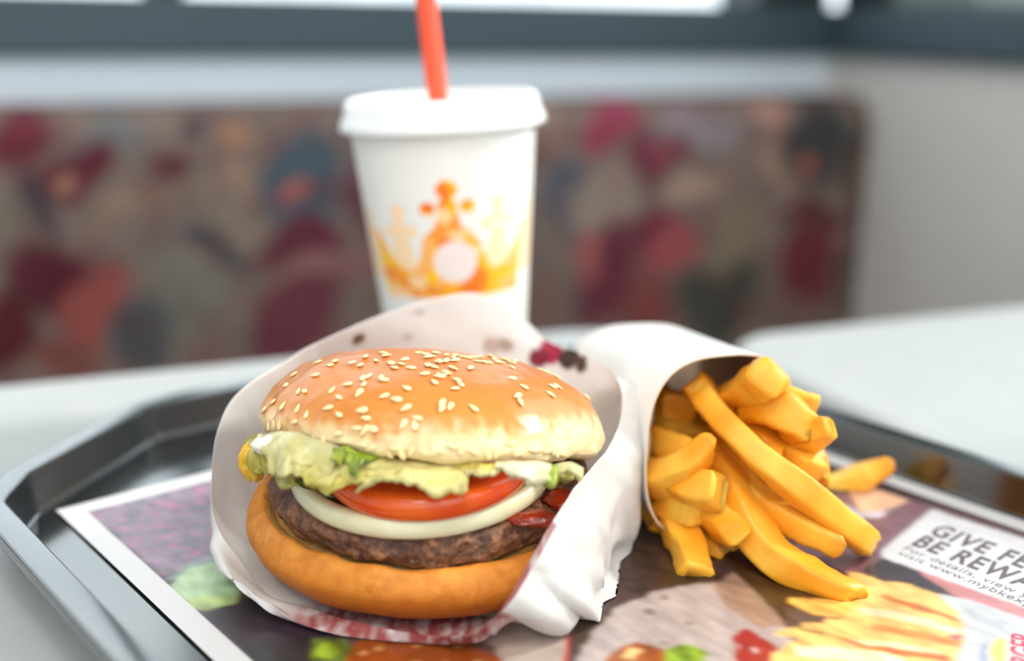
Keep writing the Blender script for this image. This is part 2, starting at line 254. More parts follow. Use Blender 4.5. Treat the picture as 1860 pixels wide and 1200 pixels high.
window('window_3', True, [(-2.3, -1.3), (-1.265, -.265), (-.23, .77)], -2.6, WR,
       [(-2.335, -2.3, M_frame), (-1.3, -1.265, M_frame), (-.265, -.23, M_frame), (.77, WR, M_frame)], base=-1.6, zs=.70, zt=2.30)  # unseen window behind the camera, added and sized for fill light

# unseen ceiling panels added as warm fill from above
M_fill_lamp = bpy.data.materials.new('lamp_diffuser'); M_fill_lamp.use_nodes = True
_b = M_fill_lamp.node_tree.nodes['Principled BSDF']; _b.inputs['Emission Color'].default_value = (1, .95, .88, 1); _b.inputs['Emission Strength'].default_value = 8
for k, (a, b) in enumerate(((-.9, -.5), (.1, -.5), (-.9, -1.5), (.1, -1.5))):
    w = T2W([(a, b, 2.69)])[0]
    t = thing('ceiling_light', ['square ceiling light panel left of the table, nearer the windows', 'square ceiling light panel right of the table, nearer the windows',
              'square ceiling light panel left of the table, farther from the windows', 'square ceiling light panel right of the table, farther from the windows'][k], 'ceiling light', w, 'ceiling lights')
    rbox('frame', a - .31, a + .31, b - .31, b + .31, 2.675, 2.699, M_ceil, t)
    rbox('diffuser', a - .29, a + .29, b - .29, b + .29, 2.668, 2.674, M_fill_lamp, t)
    ld = bpy.data.lights.new('panel_light', 'AREA'); ld.size = .56; ld.energy = 17; ld.color = (1, .94, .86)
    lo = bpy.data.objects.new('panel_light', ld); COL.objects.link(lo); lo.parent = t; lo.location = (0, 0, -.03)

# ------------------------------------------------------------------ bench seat with patterned fabric
bench = thing('booth_bench', 'booth bench with burgundy and grey floral fabric back under the windows', 'bench', T2W([(-.3, .85, 0)])[0])
def backrest():
    # front face grid bent over a rounded top
    x0, x1 = -1.5, WR - .006
    prof = [(1.053, .40), (1.053, .80)] + [(1.053 + .032 * (1 - math.cos(a)), .80 + .032 * math.sin(a)) for a in np.linspace(0, math.pi / 2, 8)[1:]] + [(1.140, .832), (1.142, .40)]
    # resample densely
    P = []
    for (a, b), (c, d) in zip(prof[:-1], prof[1:]):
        n = max(1, int(math.hypot(c - a, d - b) / .004))
        for k in range(n): P.append((a + (c - a) * k / n, b + (d - b) * k / n))
    P.append(prof[-1]); P = np.array(P)
    xs = np.linspace(x0, x1, 480)
    V = np.array([(x, p[0], p[1]) for x in xs for p in P])
    # puff
    S = np.stack([V[:, 0] * 1000, V[:, 2] * 1000], 1)
    col = np.tile(lc((116, 99, 92)), (len(V), 1))
    W = S + 6 * np.stack([np.sin(S[:, 1] / 23) + np.sin(S[:, 0] / 31 + S[:, 1] / 17), np.cos(S[:, 0] / 27) + np.sin(S[:, 0] / 13)], 1)
    reps = []
    for s, z, rs, rz, an, c in BLOBS: reps.append((s, z, rs, rz, an, c)); 
    for s, z, rs, rz, an, c in BLOBS:
        if s > -60 and rz < 100: reps.insert(0, (s - 1010, z, rs, rz, an, c))
    for s, z, rs, rz, an, c in reps:
        a = math.radians(an); dx, dz = W[:, 0] - s, W[:, 1] - z
        q = ((dx * math.cos(a) + dz * math.sin(a)) / rs) ** 2 + ((-dx * math.sin(a) + dz * math.cos(a)) / rz) ** 2
        w = np.clip((1.5 - q) / 1.0, 0, 1)[:, None]
        col = col * (1 - w) + lc(c) * w
    g = col @ np.array((.3, .55, .15)); col = g[:, None] * .1 + col * .9 * np.array((1.04, 1.0, .97)); fn = vnoise(V, 38, 3, 3.0); fm = vnoise(V, 26, 2, 8.0)
    col = col * (1 + .22 * fn[:, None]); bk = np.clip((fm - .22) / .12, 0, 1)[:, None] * .3; col = np.clip(col * (1 - bk) + lc((98, 44, 54)) * bk, .004, 1)
    o = mk('backrest', T2W(V), grid_faces(len(xs), len(P)), M_fabric, bench, col)
    return o
backrest()
rbox('seat_cushion', -1.5, WR - .006, .60, 1.05, .40, .47, M_vinyl, bench, .02)
rbox('bench_base', -1.5, WR - .006, .66, 1.14, 0, .395, M_edge, bench, .004)

# ------------------------------------------------------------------ tables
def table(label, x0, x1, y0, y1, r):
    c = ((x0 + x1) / 2, (y0 + y1) / 2)
    t = thing('cafe_table', label, 'table', T2W([(c[0], c[1], 0)])[0], 'cafe tables in front of the booth')
    P = rounded_rect(x0, x1, y0, y1, r, 14); n = len(P)
    prof = [(0.004, .7095), (0, .712), (0, .733), (.0012, .7372), (.004, .7393), (.0085, .740)]
    V = []
    cx, cy = c
    for d, z in prof:
        for (px, py), in zip(P):
            # inset towards the inside of the rounded rectangle
            qx = min(max(px, x0 + r), x1 - r); qy = min(max(py, y0 + r), y1 - r)
            dx, dy = px - qx, py - qy; l = math.hypot(dx, dy) or 1
            V.append((px - dx / l * d, py - dy / l * d, z))
    F = []
    for k in range(len(prof) - 1):
        for i in range(n): F.append([k * n + i, k * n + (i + 1) % n, (k + 1) * n + (i + 1) % n, (k + 1) * n + i])
    F.append(list(range(n))[::-1]); F.append([(len(prof) - 1) * n + i for i in range(n)])
    mk('table_top', T2W(V), F, M_lam, t, smooth=False)
    v, f = lathe([(.0, .012), (.04, .02), (.038, .06), (.035, .66), (.09, .705), (.09, .709), (0, .709)], 32)
    mk('pedestal', v + np.array([*T2W([(cx, cy, 0)])[0]]), f, M_metal, t)
    v, f = lathe([(.0, .0), (.25, 0), (.25, .01), (.06, .03), (0, .03)], 48)
    mk('table_base', v + np.array([*T2W([(cx, cy, 0)])[0]]), f, M_metal, t)
table('pale laminate table under the left part of the tray and the cup', -.285, .327, -.18, .573, .065)
table('pale laminate table beyond the fries at the right, in front of the beige wall', .335, .866, -.22, .529, .045)

# ------------------------------------------------------------------ tray (own axes: e1 across, e2 along)
E1 = np.array([math.cos(math.radians(39.76)), math.sin(math.radians(39.76))]); E2 = np.array([E1[1], -E1[0]])
def E2W(a, b, z): p = E1 * a + E2 * b; return (p[0], p[1], z)
M_tray = mat('black_tray_plastic', rgb(11, 12, 14), 0.15, spec=.7, coat=.7, nscale=40, namount=.3, ncolor=rgb(16, 17, 19))
M_tray.node_tree.nodes['Principled BSDF'].inputs['IOR'].default_value = 1.75
tray = thing('serving_tray', 'black plastic serving tray with clipped corners under the meal', 'tray', E2W(.237, -.22, TABLE_Z))
def tray_path():
    L, R, B, N = .083, .3805, -.434, -.006
    C = [(L, B + .067), (L + .016, B + .045), (L + .080, B), (R - .080, B), (R - .016, B + .045), (R, B + .067),
         (R, N - .067), (R - .016, N - .045), (R - .080, N), (L + .080, N), (L + .016, N - .045), (L, N - .067)]
    P = []; n = len(C); r = .022
    for i in range(n):
        p0, p1, p2 = (np.array(C[(i + k) % n]) for k in (-1, 0, 1))
        u = (p0 - p1) / np.linalg.norm(p0 - p1); v = (p2 - p1) / np.linalg.norm(p2 - p1)
        half = math.acos(np.clip(u @ v, -1, 1)) / 2; t = r / math.tan(half)
        c = p1 + (u + v) / np.linalg.norm(u + v) * r / math.sin(half)
        s, e = p1 + u * t - c, p1 + v * t - c
        a = math.atan2(s[1], s[0]); b = math.atan2(e[1], e[0]); d = (b - a + math.pi) % (2 * math.pi) - math.pi
        for k in range(9): P.append(c + r * np.array([math.cos(a + d * k / 8), math.sin(a + d * k / 8)]))
    return np.array(P)
TP = tray_path()
_nx = np.roll(TP, -1, 0) - np.roll(TP, 1, 0); _nx /= np.linalg.norm(_nx, axis=1)[:, None]
TN = np.stack([-_nx[:, 1], _nx[:, 0]], 1)
if ((TP.mean(0) - TP) * TN).sum() < 0: TN = -TN
def sweep(prof, cap_first=False, cap_last=False):
    n = len(TP); V = []; F = []
    for d, z in prof:
        for p, q in zip(TP, TN): V.append(E2W(*(p + q * d), z))
    for k in range(len(prof) - 1):
        for i in range(n): F.append([k * n + i, (k + 1) * n + i, (k + 1) * n + (i + 1) % n, k * n + (i + 1) % n])
    if cap_first: F.append(list(range(n)))
    if cap_last: F.append([(len(prof) - 1) * n + i for i in range(n)][::-1])
    return V, F
H = TRAY_Z + .0145; Z0 = TRAY_Z - .0004
V, F = sweep([(.0016, H - .0052), (.0006, H - .005), (0, H - .0040), (0, H - .0010), (.0003, H - .0003), (.0009, H), (.0013, H), (.0082, H), (.0086, H - .0001), (.0089, H - .0006),
              (.0091, H - .0012), (.0103, Z0 + .0022), (.0107, Z0 + .0014), (.0114, Z0 + .0004), (.0122, Z0), (.0126, Z0)])
mk('tray_rim', V, F, M_tray, tray)
V, F = sweep([(.0016, H - .0052), (.0066, H - .0030), (.0085, TABLE_Z + .0022), (.0110, TABLE_Z + .0003)], cap_last=True)
mk('tray_underside', V, F, M_tray, tray)
V, F = sweep([(.0125, Z0)], cap_first=True)
mk('tray_floor', V, [F[0][::-1]], M_tray, tray, smooth=False)

# ------------------------------------------------------------------ printed paper placemat
M_mat = mat('glossy_printed_paper', rough=0.36, attr=True, spec=.4, coat=.22)
MU, MV, MO, MP = .2565, .350, .1118, -.3790         # width, length, offsets in tray axes
MZ = TRAY_Z + .0003
def placemat():
    nu, nv = 440, 500
    us = np.linspace(0, 256.5, nu); vs = np.linspace(3.0, 300, nv)
    U, W = np.meshgrid(us, vs, indexing='ij'); P = np.stack([U.ravel(), W.ravel()], 1)
    n1 = vnoise(np.c_[P * .06, np.zeros(len(P))], 1.0, 4); n2 = vnoise(np.c_[P[:, 0] * .25, P[:, 1] * .10, np.zeros(len(P))], 1.0, 3, 5.0)
    wob = P + 1.0 * np.stack([vnoise(np.c_[P * .12, np.zeros(len(P))], 1.0, 2, 9.0), n2], 1)
    col = np.tile(lc((72, 52, 50)), (len(P), 1)) * (1 + .5 * n1[:, None])
    for c, poly, n in ART:
        pl = np.array(poly); lo, hi = pl.min(0) - 2, pl.max(0) + 2
        idx = np.where((P[:, 0] > lo[0]) & (P[:, 0] < hi[0]) & (P[:, 1] > lo[1]) & (P[:, 1] < hi[1]))[0]
        if not len(idx): continue
        k = idx[poly_mask(wob[idx] if n > .11 else P[idx], poly)]
        col[k] = lc(c) * (1 + n * 1.4 * (n1[k] * .5 + n2[k]))[:, None]
        if n == .26:                              # rings of sliced red onion, pink paled for the same sheen haze
            rg = np.abs((n1[k] * 2.2 + .6 * n2[k]) % 1 - .5) < .11
            col[k[rg]] = lc((176, 104, 132)) * (1 + .5 * n2[k[rg]])[:, None]
    # printed sesame on the printed bun
    r = random.Random(3)
    for s in range(26):
        cu, cv = 28 + r.random() * 36, 139 + r.random() * 34
        q = ((P[:, 0] - cu) / 1.3) ** 2 + ((P[:, 1] - cv) / .8) ** 2 < 1
        q &= poly_mask(P, [[30, 141], [44, 142], [62, 168], [50, 178], [22, 160]])
        col[q] = lc((205, 150, 95))
    col = np.clip(col, 0.002, 1)
    g = col.reshape(nu, nv, 3)
    for _ in range(2):                            # halftone softness of the print
        g = (np.roll(g, 1, 0) + g + np.roll(g, -1, 0)) / 3; g = (np.roll(g, 1, 1) + g + np.roll(g, -1, 1)) / 3
    col = g.reshape(-1, 3) * (1 + .10 * n2[:, None])
    border = (P[:, 0] < 7.6) | (P[:, 0] > 248.5) | (P[:, 1] < 11.0) | (P[:, 1] > 291)
    col[border] = lc((214, 211, 211))
    col = np.clip(col, 0.002, 1)
    # paper lies flat but not perfectly
    z = MZ + .0003 * (np.sin(P[:, 0] / 31) * np.sin(P[:, 1] / 43) + 1)
    V = np.array([E2W(MO + u / 1000, MP + v / 1000 - .002, 0) for u, v in P]); V[:, 2] = z
    o = mk('paper_placemat', V, grid_faces(nu, nv), M_mat, None, col)
    tag(o, 'glossy printed paper placemat with food pictures lying in the tray', 'placemat')
    return o
placemat_o = placemat()
def ink(name, body, u, v, size, c, ang=0.0, shear=0.0, bold=0.0, label=None, sx=1.0, space=1.0):
    cu = bpy.data.curves.new('ink', 'FONT'); cu.body = body; cu.size = size; cu.shear = shear; cu.offset = bold; cu.space_character = space
    tmp = bpy.data.objects.new('ink', cu); COL.objects.link(tmp)
    bpy.context.view_layer.update()
    me = tmp.evaluated_get(bpy.context.evaluated_depsgraph_get()).to_mesh()
    V = np.array([v_.co[:] for v_ in me.vertices]); F = [list(p.vertices) for p in me.polygons]
    bpy.data.objects.remove(tmp); 
    a = math.radians(ang); x, y = V[:, 0] * sx, V[:, 1]
    uu = u / 1000 + x * math.sin(a) + y * math.cos(a); vv = v / 1000 + x * math.cos(a) - y * math.sin(a)
    zz = MZ + .0003 * (np.sin(uu * 1000 / 31) * np.sin(vv * 1000 / 43) + 1) + .00008
    W = np.array([E2W(MO + p, MP + q - .002, z) for p, q, z in zip(uu, vv, zz)])
    return mk(name, W, F, mat('ink_' + body[:6].strip().lower().replace(' ', '_'), rgb(*c), .4), placemat_o, smooth=False, label=label)
ink('heading_print', 'GIVE FEEDBACK', 221.5, 199.5, .0145, (88, 76, 80), shear=-.12, bold=.0004, label='grey capital heading, upper line', sx=.60, space=1.15)
ink('heading_print', 'BE REWARDED', 209.0, 200.5, .0145, (88, 76, 80), shear=-.12, bold=.0004, label='grey capital heading, lower line', sx=.60, space=1.15)
ink('small_print', 'For details, view your receipt', 203.4, 201.0, .0052, (104, 100, 104), label='small grey line of text', space=1.08)
ink('small_print', 'visit www.mybkexp', 198.9, 202.0, .0052, (104, 100, 104), label='small grey line of text', space=1.08)
ink('logo_print', 'BURGER', 160, 267.5, .0090, (205, 62, 84), ang=117, bold=.00015, label='red logo lettering set at an angle', sx=.80)

# ------------------------------------------------------------------ burger
M_bun = mat('baked_bun_crust', rough=0.34, attr=True, spec=.5, sss=.10, sss_r=(1, .55, .25), sss_scale=.003, nscale=160, namount=.22, ncolor=rgb(200, 122, 56), bump=.22, bscale=260, bdist=.0006)
M_bunb = mat('baked_bun_base', rough=0.55, attr=True, spec=.3, sss=.10, sss_r=(1, .55, .25), sss_scale=.003, nscale=260, namount=.5, ncolor=rgb(184, 96, 22), bump=.5, bscale=900, bdist=.0005)
M_seed = mat('sesame', rgb(244, 218, 164), 0.4, sss=.2, sss_r=(1, .7, .4), sss_scale=.001, nscale=900, namount=.4, ncolor=rgb(236, 202, 140))
M_patty = mat('grilled_beef', rough=0.45, attr=True, spec=.5, nscale=420, namount=.75, ncolor=rgb(56, 34, 26), bump=.9, bscale=520, bdist=.0016)
M_tom = mat('tomato_flesh', rgb(228, 76, 20), 0.14, spec=.6, sss=.35, sss_r=(1, .25, .1), sss_scale=.006, nscale=120, namount=.5, ncolor=rgb(238, 112, 28), bump=.08, bscale=300)
M_oni = mat('onion_flesh', rgb(238, 228, 190), 0.24, spec=.5, sss=.4, sss_r=(1, .9, .6), sss_scale=.005, nscale=90, namount=.5, ncolor=rgb(224, 208, 152), bump=.05, bscale=200)
M_let = mat('lettuce_leaf', rough=0.2, attr=True, spec=.5, transl=.25, nscale=110, namount=.6, ncolor=rgb(200, 190, 96), bump=.7, bscale=240, bdist=.0012)
M_pick = mat('pickle_slice', rgb(96, 98, 34), 0.2, spec=.5, nscale=200, namount=.5, ncolor=rgb(60, 66, 22))
M_ket = mat('ketchup', rgb(150, 42, 16), 0.1, spec=.6, nscale=200, namount=.3, ncolor=rgb(120, 28, 12))
M_must = mat('yellow_sauce', rgb(222, 172, 50), 0.2, spec=.5, sss=.3, sss_r=(1, .7, .2), sss_scale=.003)
M_mayo = mat('mayonnaise', rgb(240, 232, 214), 0.2, spec=.5, sss=.3, sss_scale=.003)

BX, BY = -.0250, .335
burger = thing('burger', 'sesame seed bun burger with beef patty, onion, tomato and lettuce in paper wrap', 'burger', (BX, BY, TRAY_Z + .0012))
# top bun
TB_C = np.array((-.0245, .335, TRAY_Z + .0400)); TB_R = rotxy(-12.5, 4.0)
TB_P = [(r * .985 / 1000, z * 25.8 / 27.5 / 1000) for r, z in ((0, 27.5), (12, 27.2), (24, 26), (35, 23), (43.5, 18.6), (49.5, 13.2), (53, 8), (54.3, 4.2), (54.0, 1.6), (52.2, 0))]
def top_bun():
    pr = list(map(tuple, catmull(TB_P, 60))) + [(.046, -.0006), (.040, 0.0), (.02, .0005), (0, .0005)]
    V, F = lathe(pr, 180)
    rr = np.hypot(V[:, 0], V[:, 1]); an = np.arctan2(V[:, 1], V[:, 0]); h = V[:, 2] * 1000
    n1 = vnoise(V, 45, 3); n2 = vnoise(np.c_[np.cos(an) * .9, np.sin(an) * .9, h * .006], 26, 3, 3.0)
    side = np.clip((17 - h) / 9, 0, 1) * np.clip((h + 1) / 3, 0, 1)
    nrm = np.c_[V[:, 0] / .054, V[:, 1] / .054, np.clip(h / 26, 0, 1)]; nrm /= np.linalg.norm(nrm, axis=1)[:, None] + 1e-9
    d = .0009 * n1 + .0013 * side * np.abs(n2) * -1 + .00025 * vnoise(V, 180, 2, 1.0)
    # dented shelf on the left of the crust, uneven lower lip
    dent = np.exp(-(((V[:, 0] + .022) / .013) ** 2 + ((V[:, 1] + .030) / .010) ** 2))
    d = d - .0013 * dent
    V = V + nrm * d[:, None]
    low = np.clip((4 - h) / 4, 0, 1)
    V[:, 2] -= low * .0016 * vnoise(np.c_[np.cos(an), np.sin(an), np.zeros(len(an))], 4.5, 3, 2.0)
    V[:, 2] += low * .0022 * np.exp(-((an + 2.05) / .16) ** 2) * (h < 6)
    # bake colour: pale torn side below, brown glazed crown above
    k = np.clip((h - 3.6 + 3.0 * n2 + 2.0 * n1 + 2.8 * np.clip(-V[:, 0] / .05, -1, 1)) / 8.0, 0, 1)[:, None]
    k = k * k * (3 - 2 * k)
    k2 = np.clip((h - 12 + 4 * n1) / 12, 0, 1)[:, None]
    c = lc((238, 214, 164)) * (1 - k) + lc((212, 132, 52)) * k
    c = c * (1 - .6 * k2) + lc((184, 100, 48)) * (.6 * k2)
    under = np.clip(-(h - 1.0), 0, 1)[:, None] * (rr < .051)[:, None]
    c = c * (1 - under) + lc((236, 214, 170)) * under
    W = V @ TB_R.T + TB_C
    return mk('top_bun', W, F, M_bun, burger, c), V
tb, TBV = top_bun()
def seed_mesh():
    V = []; F = []; n, m = 10, 8
    for i in range(n):
        t = i / (n - 1); x = -1.65 + 3.3 * t
        w = .95 * math.sin(math.pi * min(1, max(0, t)) ** .8) ** .75 * (1 - .25 * t) + .02
        for j in range(m):
            a = 2 * math.pi * j / m; V.append((x / 1000, w * math.cos(a) / 1000, .5 * w * math.sin(a) / 1000 + .0002))
    F = grid_faces(n, m, cyc_m=True) + [list(range(m)), [(n - 1) * m + j for j in range(m)][::-1]]
    me = bpy.data.meshes.new('sesame_seed'); me.from_pydata(V, [], F); me.materials.append(M_seed)
    me.polygons.foreach_set('use_smooth', [True] * len(F)); return me
SM = seed_mesh()
_pz = [(h, r) for r, h in TB_P][::-1]
def bun_normal(p):
    r = math.hypot(p[0], p[1]); z = p[2]
    for (r0, z0), (r1, z1) in zip(TB_P[:-1], TB_P[1:]):
        if z1 <= z <= z0 + 1e-6:
            t = Vector((r1 - r0, z1 - z0)).normalized(); nr, nz = -t.y, t.x
            if nr < 0: nr, nz = -nr, -nz
            if z > .024: nz = abs(nz)
            return Vector((p[0] / max(r, 1e-6) * nr, p[1] / max(r, 1e-6) * nr, nz)).normalized()
    return Vector((0, 0, 1))
for k, s in enumerate(SEEDS):
    p = np.array(s) / 1000; n = bun_normal(p)
    j = np.argmin(((TBV - p) ** 2).sum(1)); surf = Vector(TBV[j]); pp = Vector(p) + n * (n.dot(surf - Vector(p)))
    R3 = Matrix(TB_R.tolist())
    wn_ = R3 @ n; wp = R3 @ (pp + n * .00025) + Vector(TB_C)
    q = wn_.to_track_quat('Z', 'X') @ Quaternion((0, 0, 1), rnd.uniform(0, math.pi))
    if s[2] < 6: q = wn_.to_track_quat('Z', 'Y') @ Quaternion((0, 0, 1), rnd.choice((0, 1.57)) + rnd.uniform(-.5, .5) + 1.57)
    o = bpy.data.objects.new('sesame_seed', SM); COL.objects.link(o); o.parent = tb
    o.location = wp - wloc(tb); o.rotation_mode = 'QUATERNION'; o.rotation_quaternion = q @ Quaternion((1, 0, 0), rnd.uniform(-.25, .25))
    sc = rnd.uniform(.92, 1.16); o.scale = (sc, sc * rnd.uniform(.9, 1.1), sc)
# bottom bun, patty and fillings share one gently forward-leaning stack
SB_R = rotxy(4.0, 0.0); SB_C = np.array((BX - .0005, BY, TRAY_Z + .0042))
def stackV(V): return np.asarray(V) @ SB_R.T + SB_C
def bottom_bun():
    pr = list(map(tuple, catmull(np.array([(0, 0), (30, 0), (42, .4), (50, 3.2), (54.8, 8), (56, 12), (55, 15.6), (53.0, 18.4), (51.2, 19.4), (49.6, 19.0), (47.6, 17.6), (45, 17.4), (20, 18), (0, 18)]) / 1000, 70)))
    V, F = lathe(pr, 160)
    h = V[:, 2] * 1000; rr = np.hypot(V[:, 0], V[:, 1]) * 1000; an = np.arctan2(V[:, 1], V[:, 0])
    n1 = vnoise(V, 40, 3, 4.0); n2 = vnoise(V, 160, 3, 8.0)
    out = np.c_[V[:, 0], V[:, 1], np.zeros(len(V))]; out /= np.linalg.norm(out, axis=1)[:, None] + 1e-9
    V = V + out * (.0010 * n1 + .0003 * n2)[:, None] * (rr > 30)[:, None]
    V[:, 2] += .0009 * vnoise(np.c_[np.cos(an), np.sin(an), an * 0], 3.5, 3, 6.0) * np.clip((h - 14) / 5, 0, 1)
    k = np.clip((h - 9 + 3 * n1) / 8, 0, 1)[:, None]
    c = lc((198, 108, 28)) * (1 - k) + lc((222, 142, 54)) * k
    b = np.clip((3.5 - h + 1.5 * n2) / 3, 0, 1)[:, None] * .5
    c = c * (1 - b) + lc((168, 88, 26)) * b
    cut = ((h > 16.8) & (rr < 50.0))[:, None]
    c = np.where(cut, lc((206, 160, 92)) * (1 + .3 * n2[:, None]), c)
    return mk('bottom_bun', stackV(V), F, M_bunb, burger, c)
bottom_bun()
def patty():
    pr = list(map(tuple, catmull(np.array([(0, 18.2), (30, 18.2), (46, 18.2), (49.4, 19.2), (51.2, 21.5), (51.4, 24.5), (50.2, 27), (47.5, 28.2), (44, 28.4), (20, 28.4), (0, 28.4)]) / 1000, 60)))
    V, F = lathe(pr, 260)
    rr = np.hypot(V[:, 0], V[:, 1]) * 1000
    n1 = vnoise(V, 90, 3, 2.0); n2 = vnoise(V, 330, 3, 5.0); n3 = vnoise(V, 28, 2, 7.0)
    nrm = np.c_[V[:, 0], V[:, 1], (V[:, 2] - .0233) * 3]; nrm /= np.linalg.norm(nrm, axis=1)[:, None] + 1e-9
    V = V + nrm * (.0013 * n1 + .0011 * n2 + .0012 * n3)[:, None] * np.clip((rr - 36) / 8, 0, 1)[:, None]
    k = np.clip(.5 + .6 * n2 + .5 * n1, 0, 1)[:, None]
    c = lc((96, 56, 38)) * (1 - k) + lc((164, 106, 68)) * k
    return mk('patty', stackV(V * np.array((.95, .965, 1))), F, M_patty, burger, c)
patty()
def ring(name, m, c, ro, ri, z0, z1, seg=140, tilt=(0, 0), wob=.0006, parent=burger, elong=1.0):
    zc = (z0 + z1) / 2; e = .0009
    pr = [(ri, z0 + e), (ri + e, z0), (ro - e, z0), (ro - .0002, z0 + e), (ro + .0002, zc), (ro - .0002, z1 - e), (ro - e, z1), (ri + e, z1), (ri, z1 - e), (ri, z0 + e)]
    V, F = lathe(pr, seg); an = np.arctan2(V[:, 1], V[:, 0])
    V[:, :2] *= (1 + wob / .03 * (np.sin(2 * an + 1) + .5 * np.sin(3 * an)))[:, None]
    V[:, 0] *= elong
    V = (V - np.array((0, 0, zc))) @ rotxy(*tilt).T + np.array((c[0], c[1], zc))
    return mk(name, stackV(V), F, m, parent)
ring('onion_ring', M_oni, (-.001, -.0125), .0385, .0338, .0288, .0345, tilt=(1, -1.0))
ring('onion_ring', M_oni, (.002, -.008), .0290, .0262, .0288, .0330)
def disc(name, m, c, ro, z0, z1, seg=120, tilt=(0, 0), elong=1.0, wob=.0004):
    zc = (z0 + z1) / 2; h = (z1 - z0) / 2
    pr = [(0, z0), (ro - h, z0)] + [(ro - h + h * math.cos(a) ** .7, zc + h * math.sin(a)) for a in np.linspace(-math.pi / 2 + .2, math.pi / 2 - .2, 11)] + [(ro - h, z1), (0, z1)]
    V, F = lathe(pr, seg); an = np.arctan2(V[:, 1], V[:, 0])
    V[:, :2] *= (1 + wob / .03 * np.sin(3 * an + .5))[:, None]; V[:, 0] *= elong
    V = (V - np.array((0, 0, zc))) @ rotxy(*tilt).T + np.array((c[0], c[1], zc))
    return mk(name, stackV(V), F, m, burger)
disc('tomato_slice', M_tom, (.0015, -.0210), .0312, .0346, .0428, tilt=(2, -2.0))
disc('tomato_slice', M_tom, (.016, .012), .0300, .0340, .0395, tilt=(-3, 2))
disc('pickle_slice', M_pick, (-.0265, -.0215), .0120, .0300, .0345, tilt=(6, 8))
disc('pickle_slice', M_pick, (-.012, .010), .0140, .0340, .0375, tilt=(0, 0))
def leaf(name, top, bot, c1, c2, n=70, m=22, amp=.0012, freq=220, seed=0.0, label=None, curl=.003, ruff=1.7):
    "a torn lettuce shred: ruled between two edges, ruffled, about half a millimetre thick"
    A = catmull([at(*p) for p in top], n); B = catmull([at(*p) for p in bot], n)
    V = []; C = []
    for i in range(n):
        for j in range(m):
            t = j / (m - 1); p = A[i] * (1 - t) + B[i] * t
            p = p + np.array((0, -curl * math.sin(math.pi * t), 0))
            V.append(p); k = t + .35 * mnoise.noise(Vector(p) * 150 + Vector((seed, 0, 0))); k = min(1, max(0, k)); C.append(lc(c1) * (1 - k) + lc(c2) * k)
    V = np.array(V); w = np.array([.3 + .9 * (j / (m - 1)) for i in range(n) for j in range(m)])
    d1 = vnoise(V, freq, 2, seed); d2 = vnoise(V, freq * .8, 2, seed + 20); d3 = vnoise(V, freq, 2, seed + 40)
    V = V + np.stack([d3 * amp * .6, d1 * amp * 1.3, d2 * amp], 1) * w[:, None]
    ii = np.repeat(np.arange(n) / (n - 1), m); tt = np.tile(np.arange(m) / (m - 1), n)
    wv = np.sin(2 * math.pi * ruff * (ii + .06 * d2) + seed) * (.15 + tt) ** 1.2
    f2 = vnoise(V, 75, 2, seed + 60); V[:, 1] += amp * (.7 * wv + 1.6 * f2 * (.3 + tt)); V[:, 2] += amp * 1.5 * vnoise(V, 140, 3, seed + 80) * tt
    o = mk(name, V, grid_faces(n, m), M_let, burger, np.array(C) * (1 + .12 * wv + .25 * f2)[:, None].clip(.65, 1.2), label=label)
    s = o.modifiers.new('thick', 'SOLIDIFY'); s.thickness = .0006
    return o
PALE, YEL, GRN, DGR, WHT = (232, 220, 150), (218, 200, 96), (164, 186, 44), (108, 136, 28), (240, 232, 190)
leaf('lettuce_leaf', [(470, 792, .310), (520, 785, .298), (580, 800, .292), (622, 815, .289)], [(462, 815, .306), (505, 848, .290), (560, 868, .284), (606, 850, .283)], WHT, PALE, seed=1, amp=.0016)
leaf('lettuce_leaf', [(448, 800, .318), (462, 790, .315), (480, 786, .312)], [(452, 850, .312), (478, 858, .306), (508, 870, .300)], YEL, (206, 186, 70), seed=2, amp=.0016, m=12)
leaf('lettuce_leaf', [(590, 822, .290), (640, 822, .288), (700, 830, .288), (735, 838, .288)], [(545, 862, .284), (572, 886, .281), (630, 880, .279), (690, 868, .281)], PALE, YEL, seed=3, amp=.0016)
leaf('lettuce_leaf', [(606, 818, .288), (640, 816, .286), (672, 826, .286), (690, 836, .287)], [(610, 836, .283), (630, 848, .281), (655, 852, .281), (672, 846, .282)], GRN, DGR, seed=4, amp=.0026, freq=430, curl=.001, label='bright green frilly lettuce tip')
leaf('lettuce_leaf', [(690, 838, .287), (740, 838, .286), (800, 845, .287), (850, 848, .289)], [(640, 888, .279), (700, 878, .277), (770, 890, .276), (850, 884, .278)], PALE, (222, 208, 150), seed=5, amp=.0015, curl=.004)
leaf('lettuce_leaf', [(740, 838, .292), (775, 838, .291), (800, 842, .291)], [(750, 850, .289), (778, 858, .288), (800, 856, .288)], DGR, (90, 118, 40), seed=6, amp=.001, n=20, m=8)
leaf('lettuce_leaf', [(820, 842, .289), (870, 842, .287), (920, 842, .287), (965, 842, .288)], [(830, 858, .285), (870, 876, .281), (915, 868, .281), (960, 872, .283)], YEL, (230, 214, 176), seed=7, amp=.0022, freq=300)
leaf('lettuce_leaf', [(900, 842, .286), (940, 840, .285), (985, 842, .285), (1000, 846, .287)], [(905, 852, .282), (940, 862, .280), (975, 882, .280), (992, 862, .282)], WHT, (232, 226, 206), seed=8, amp=.0012)
leaf('lettuce_leaf', [(984, 846, .289), (1000, 846, .288), (1012, 848, .289)], [(985, 872, .286), (998, 888, .284), (1010, 886, .285)], GRN, (138, 160, 60), seed=9, amp=.0012, n=18, m=14)
leaf('lettuce_leaf', [(1005, 846, .292), (1035, 842, .290), (1058, 852, .290)], [(1012, 856, .290), (1036, 852, .289), (1056, 874, .289)], WHT, PALE, seed=10, amp=.0008, n=24, m=8)
